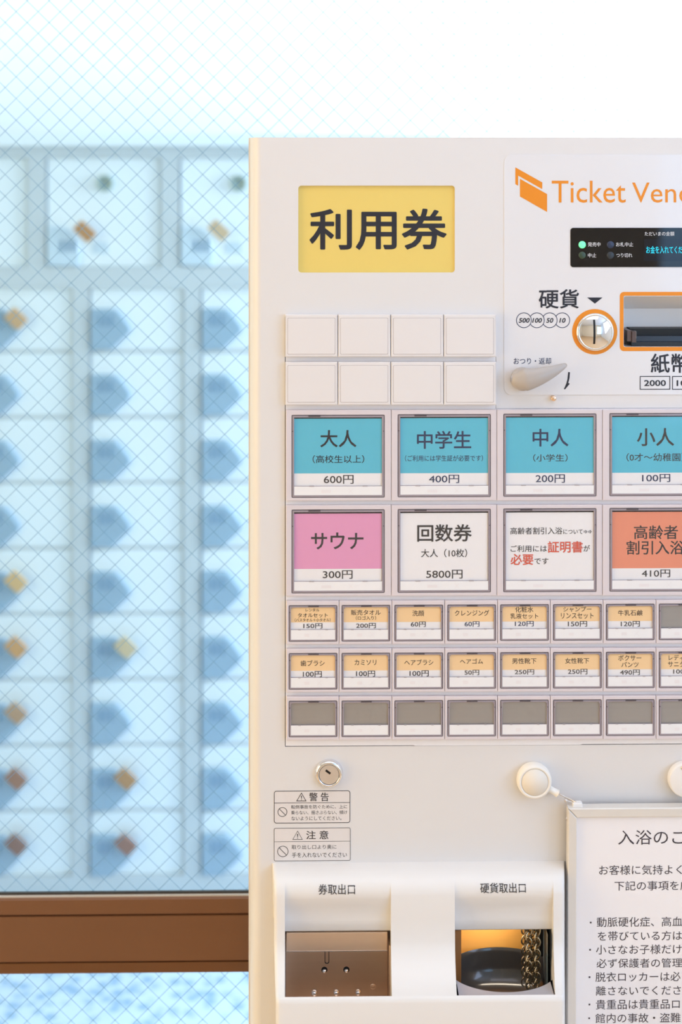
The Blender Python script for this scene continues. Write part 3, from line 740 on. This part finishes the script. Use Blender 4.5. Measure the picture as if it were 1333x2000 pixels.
MB().text('券取出口', (622.3, 1729.5, 694, 1747), -.0332, INKG, .004, drape=drape).build('lettering', hs)
MB().text('硬貨取出口', (939, 1727, 1028, 1744), -.0332, INKG, .004, drape=drape).build('lettering', hs)

# ticket outlet
tb = box_px(557.5, 1819, 763.5, 1960, -.004)
to = MB().box(bx[0]+.0004, -.004, bay_floor-.06, bx[1]-.0022, -.001, zp(.004, 1822), STEEL).box(bx[1]-.0018, -.030, bay_floor-.06, bx[1]-.0004, -.001, zp(.004, 1822), STEEL).box(bx[0]+.0004, -.07, bay_floor-.062, bx[1]-.0004, -.001, bay_floor-.06, STEEL)
too = to.build('ticket_outlet', vm)
fq = box_px(560, 1820.5, 757, 1856.5, -.022)
MB().plate([rr(fq[0], fq[1], fq[2], fq[3])], -.023, -.020, STEELW if 0 else M('flap_steel', (226, 200, 176), .42, metal=.8, noise=.04, nscale=60, stretch=(.1, 1, 3)), .0006).box(fq[0], -.020, fq[1]+.002, fq[0]+.001, -.004, fq[3], STEEL).box(fq[2]-.001, -.020, fq[1]+.002, fq[2], -.004, fq[3], STEEL).box(fq[0], -.0233, fq[1]-.0004, fq[2], -.020, fq[1]+.0003, CHROME).build('flap', too)
BY = -.004
for cx, cy in ((634, 1894), (677, 1893.5)):
    c = P(cx, cy, BY); s = MB().lathe(c.x, c.z, [(.0034, BY-.0002), (0.00001, BY-.0003)], BLACKM, 20).lathe(c.x, c.z-.0011, [(0.00001, BY-.0022), (.0016, BY-.0018), (.0022, BY-.0003)], CHROME, 18); s.build('screw', too)
for cx, cy in ((614, 1939), (657, 1938.5), (700, 1938)):
    c = P(cx, cy, BY)
    MB().lathe(c.x, c.z, [(0.00001, BY-.0042), (.0016, BY-.0038), (.0028, BY-.0026), (.0033, BY-.0008), (.0034, BY)], CHROME, 24).build('rivet_head', too)
kq = box_px(634.5, 1856, 643.5, 1882, BY)
MB().plate([rr(kq[0], kq[1], kq[2], kq[3]+.006, .0022, 5), rr(kq[0]+.0007, kq[1]+.0007, kq[2]-.0007, kq[3]+.0068, .0018, 5)], BY-.0003, BY, BLACKM).build('slot_groove', too)
c = P(729, 1927, BY); MB().lathe(c.x, c.z, [(.0030, BY), (.0026, BY-.0006), (.0018, BY-.0003), (0.00001, BY-.0003)], STEEL, 20).build('dimple', too)

# coin outlet: ochre back, black bowl, posts, chains
co = MB()
yb_ = .0235; X0, X1 = bx[2]+.0003, bq[3]-.0003
ztop_ = zp(.0, 1800); zlow = bay_floor-.055
co.add([(X0, yb_, zlow), (X1, yb_, zlow), (X1, yb_, ztop_), (X0, yb_, ztop_)], [(0, 1, 2, 3)], OCHRE)
co.add([(X0, 0.0005, zlow), (X0, yb_, zlow), (X0, yb_, ztop_), (X0, .0005, ztop_)], [(0, 1, 2, 3)], OCHRE)
co.add([(X0, 0.0005, ztop_), (X0, yb_, ztop_), (X1, yb_, ztop_), (X1, .0005, ztop_)], [(0, 1, 2, 3)], MOULD)
co.add([(X1, -.03, zlow), (X1, yb_, zlow), (X1, yb_, ztop_), (X1, -.03, ztop_)], [(0, 1, 2, 3)], M('blue_grey_side', (120, 138, 152), .25))
coo = co.build('coin_outlet', vm)
rim_f = P(980, 1938, -.067); rim_z = rim_f.z
bcx = P(982, 1900, -.025).x; rx = (P(1073, 1895, -.025).x-P(891, 1895, -.025).x)/2; yc, ry = -.0225, .0445; rx *= 1.16
def ell(s, z, n=64): return [(bcx+rx*s*math.cos(2*math.pi*k/n), yc+ry*s*math.sin(2*math.pi*k/n), z) for k in range(n)]
bw = MB(); lev = [(1.0, 0), (.985, -.001), (.97, -.006), (.94, -.016), (.86, -.027), (.70, -.035), (.45, -.039), (.2, -.0402), (.01, -.0405)]
v = []; n = 64
for s_, dz_ in lev: v += ell(s_, rim_z+dz_)
bw.add(v, [(i*n+k, i*n+(k+1) % n, (i+1)*n+(k+1) % n, (i+1)*n+k) for i in range(len(lev)-1) for k in range(n)], BOWL, True)
bw.build('coin_bowl', coo)
lip = MB()   # pale ledge around the bowl
LEDGE = M('pale_grey_ledge', (186, 184, 190), .25)
xs_ = [X1-.0002+(X0-X1+.0004)*q/40 for q in range(41)]
arc_ = [(x, yc-ry*math.sqrt(max(0, 1-((x-bcx)/rx)**2)), rim_z) for x in xs_]; fro_ = [(x, -.0775, rim_z) for x in xs_]
lip.add(arc_+fro_, [(q, q+1, 42+q, 41+q) for q in range(40)], LEDGE)
lip.add([(x, y, z-.004) for x, y, z in arc_]+arc_, [(q, q+1, 42+q, 41+q) for q in range(40)], LEDGE)
lip.build('ledge', coo)
ol = area('coin_outlet_lamp', (bcx-.01, -.006, ztop_-.004), (bcx-.01, .016, rim_z), .06, .004, .028, (1, .86, .68)); ol.parent = coo; ol.location = Vector(ol.location)-ORG[coo.name]
p0 = P(890, 1850, -.02).x; p1 = P(901.5, 1850, -.02).x
MB().box(max(p0, X0), -.02, rim_z-.03, p1, -.012, ztop_, M('brown_post', (150, 100, 56), .3)).build('guide_post', coo)
q0 = P(1054, 1850, .004).x; q1 = P(1068, 1850, .004).x
MB().box(q0, .002, rim_z, q1, .02, ztop_, BLACKM).build('dark_post', coo)
CH = M('nickel_chain', (184, 172, 148), .2, metal=1)
def chain(cx, ptop, pbot, Y, ph, k=1.0):
    a = P(cx, ptop, Y); b_ = P(cx, pbot, Y); mb = MB(); L = a.z-b_.z; pitch = .0064*k; n_ = int(L/pitch)
    for i in range(n_):
        z = a.z-pitch*(i+.5); ang = math.radians(48 if i % 2 else -30)+ph
        pts = []
        for q in range(16):
            t = 2*math.pi*q/16; u_, v_ = .0041*k*math.cos(t), .0056*k*math.sin(t)
            pts.append((a.x+u_*math.cos(ang), a.y+u_*math.sin(ang), z+v_+u_*.30))
        mb.sweep(pts, .00098, CH, 8, closed=True)
    mb.build('chain', coo)
chain(1032.5, 1790, 1934, -.019, 0); chain(1049, 1790, 1933, -.019, .06); chain(1026, 1790, 1926, -.010, .5, .9); chain(1043, 1790, 1926, -.009, -.4, .9)

# ------------------------------------------------------------------ reels and notice board
def reel(cx, cy, label, cord_to):
    c = P(cx, cy, -.008)
    r = thing('magnetic_reel', (c.x, -.006, c.z), label, 'reel', 'magnetic reels above the notice board')
    R_ = 34.2*(1.57/F)
    if cord_to is None:
        MB().lathe(c.x, c.z, [(R_*.92, -.0002), (R_, -.003), (R_, -.009), (R_*.97, -.0108), (R_*.9, -.0114), (0.00001, -.0116)], WHITEP, 56).build('case', r)
        MB().lathe(c.x-.004, c.z+.0145, [(.0024, -.0112), (.0022, -.0124), (0.00001, -.0126)], STEELW, 20).build('stud', r)
        return r
    MB().lathe(c.x, c.z, [(R_*.9, -.0002), (R_*.97, -.002), (R_, -.005), (R_*.99, -.010), (R_*.95, -.0128), (R_*.88, -.0138), (R_*.80, -.0138), (R_*.77, -.0130)], CREAM, 56).build('case', r)
    MB().lathe(c.x, c.z, [(R_*.765, -.0128), (R_*.755, -.0136), (0.00001, -.0138)], CREAMF, 56).build('face_disc', r)
    n0_ = P(1073, 1540, -.008); n1 = P(1090, 1549.5, -.008)
    MB().sweep([n0_, n0_.lerp(n1, .5), n1], [.0040, .0036, .0042], CREAM, 16).build('neck', r)
    a = P(1088, 1548, -.009); b_ = P(*cord_to, -.012)
    MB().sweep([a, a.lerp(b_, .5), b_], .0009, STEELW, 10).sweep([P(1098, 1553, -.010), P(1112, 1561, -.0105), P(1127, 1567, -.013)], .0007, STEELW, 8).build('cord', r)
    e = P(1106, 1563.5, -.012)
    MB().sweep([e+Vector((-.0018, 0, .0008)), e+Vector((-.001, 0, .0004)), e+Vector((.001, 0, -.0004)), e+Vector((.0018, 0, -.0008))], [.0008, .0021, .0021, .0008], STEELW, 12).sweep([e, P(1122, 1568, -.013)], .0007, STEELW, 8).build('swivel', r)
    return r
reel(1044, 1524.5, 'round cream magnetic reel with a short cord holding the notice board corner', (1124, 1566))
reel(1340, 1522.5, 'plain white disc reel at the right picture edge above the notice board', None)

BYF = -.021; BYB = -.008
c0 = P(1111, 1579.5, BYF)
nb = thing('notice_board', (P(1290, 1800, BYF).x, BYB, P(1290, 1900, BYF).z), 'aluminium framed bathing notice board hung on the ticket machine', 'notice board')
xb0 = c0.x; xb1 = xb0+.235; zb1 = c0.z; zb0 = zb1-.34; fw = .0102; fwl = .0096
tilt = math.radians(.25)
def rot(x, z):
    dx_, dz_ = x-xb0, z-zb1
    return (xb0+dx_*math.cos(tilt)-dz_*-math.sin(tilt)*1 if 0 else xb0+dx_*math.cos(tilt)+dz_*math.sin(tilt), zb1-dx_*math.sin(tilt)*-.35+dz_)
def quad(mb, pts, yf, yb2, mat):
    mb.plate([[rot(*p) for p in pts]], yf, yb2, mat, .0012)
fr = MB(); m_ = .00018
quad(fr, [(xb0, zb1), (xb1, zb1), (xb1-fwl, zb1-fw), (xb0+fwl, zb1-fw)], BYF, BYB, ALU)
quad(fr, [(xb0, zb1-m_*2), (xb0+fwl, zb1-fw-m_*2), (xb0+fwl, zb0+fw), (xb0, zb0)], BYF, BYB, ALU)
quad(fr, [(xb1, zb1-m_*2), (xb1, zb0), (xb1-fwl, zb0+fw), (xb1-fwl, zb1-fw-m_*2)], BYF, BYB, ALU)
quad(fr, [(xb0, zb0-m_*2), (xb0+fwl, zb0+fw-m_*2), (xb1-fwl, zb0+fw-m_*2), (xb1, zb0-m_*2)], BYF, BYB, ALU)
fr.plate([[rot(*p) for p in ((xb0+.003, zb0+.003), (xb1-.003, zb0+.003), (xb1-.003, zb1-.003), (xb0+.003, zb1-.003))]], BYB-.002, BYB, GAP)
fr.build('frame', nb)
PY = BYF+.0035
ps = MB().plate([[rot(*p) for p in ((xb0+fwl-.001, zb0+fw-.001), (xb1-fwl+.001, zb0+fw-.001), (xb1-fwl+.001, zb1-fw+.001), (xb0+fwl-.001, zb1-fw+.001))]], PY, PY+.001, POSTER).build('poster', nb)
lt = MB(); TY = PY-.0002
INKP = M('poster_print', (66, 60, 68), .4)
for tx, b3 in (('入浴のご', (1208, 1621, 1342, 1649.5)), ('お客様に気持よく', (1171, 1689.5, 1333, 1708.5)), ('下記の事項を厳', (1201, 1720.5, 1350, 1739)), ('動脈硬化症、高血', (1166.5, 1791, 1333.5, 1810)), ('を帯びている方は', (1168.5, 1818.5, 1333, 1837)),
               ('小さなお子様だけ', (1165, 1845, 1332.5, 1863.5)), ('必ず保護者の管理', (1166, 1872, 1333.5, 1890)), ('脱衣ロッカーは必', (1164, 1898.5, 1330, 1917)), ('離さないでくださ', (1165, 1925.5, 1331, 1943.8)), ('貴重品は貴重品ロ', (1164.8, 1952, 1328.6, 1971)), ('館内の事故・盗難', (1163.7, 1979, 1330, 1997.5))):
    lt.text(tx, b3, TY, INKP, .0)
    if b3[1] < 1650: lt.build('title_lettering', ps); lt = MB()
    elif 1720 < b3[1] < 1725: lt.build('greeting_lettering', ps); lt = MB()
for dx_, dy_ in ((294, 1100), (288, 1342), (283, 1585), (282, 1828), (280, 1950)):
    a, b_ = 1090+dx_*.2199, 1560+dy_*.2199
    poly(lt, [(a-1.6, b_-1.6), (a+1.6, b_-1.6), (a+1.6, b_+1.6), (a-1.6, b_+1.6)], TY, INKP)
lt.build('rules_lettering', ps)
hc = box_px(1118.5, 1566, 1138, 1578.5, -.013)
MB().plate([rr(hc[0], hc[1], hc[2], hc[3], .002, 4)], -.017, -.009, WHITEP, .0012).build('hanger_cap', nb)
e = P(1107.5, 1599, -.012)
MB().sweep([e+Vector((.0025, 0, 0)), e, e+Vector((-.0012, 0, 0))], [.0016, .0022, .0008], STEELW, 14).build('side_pin', nb)
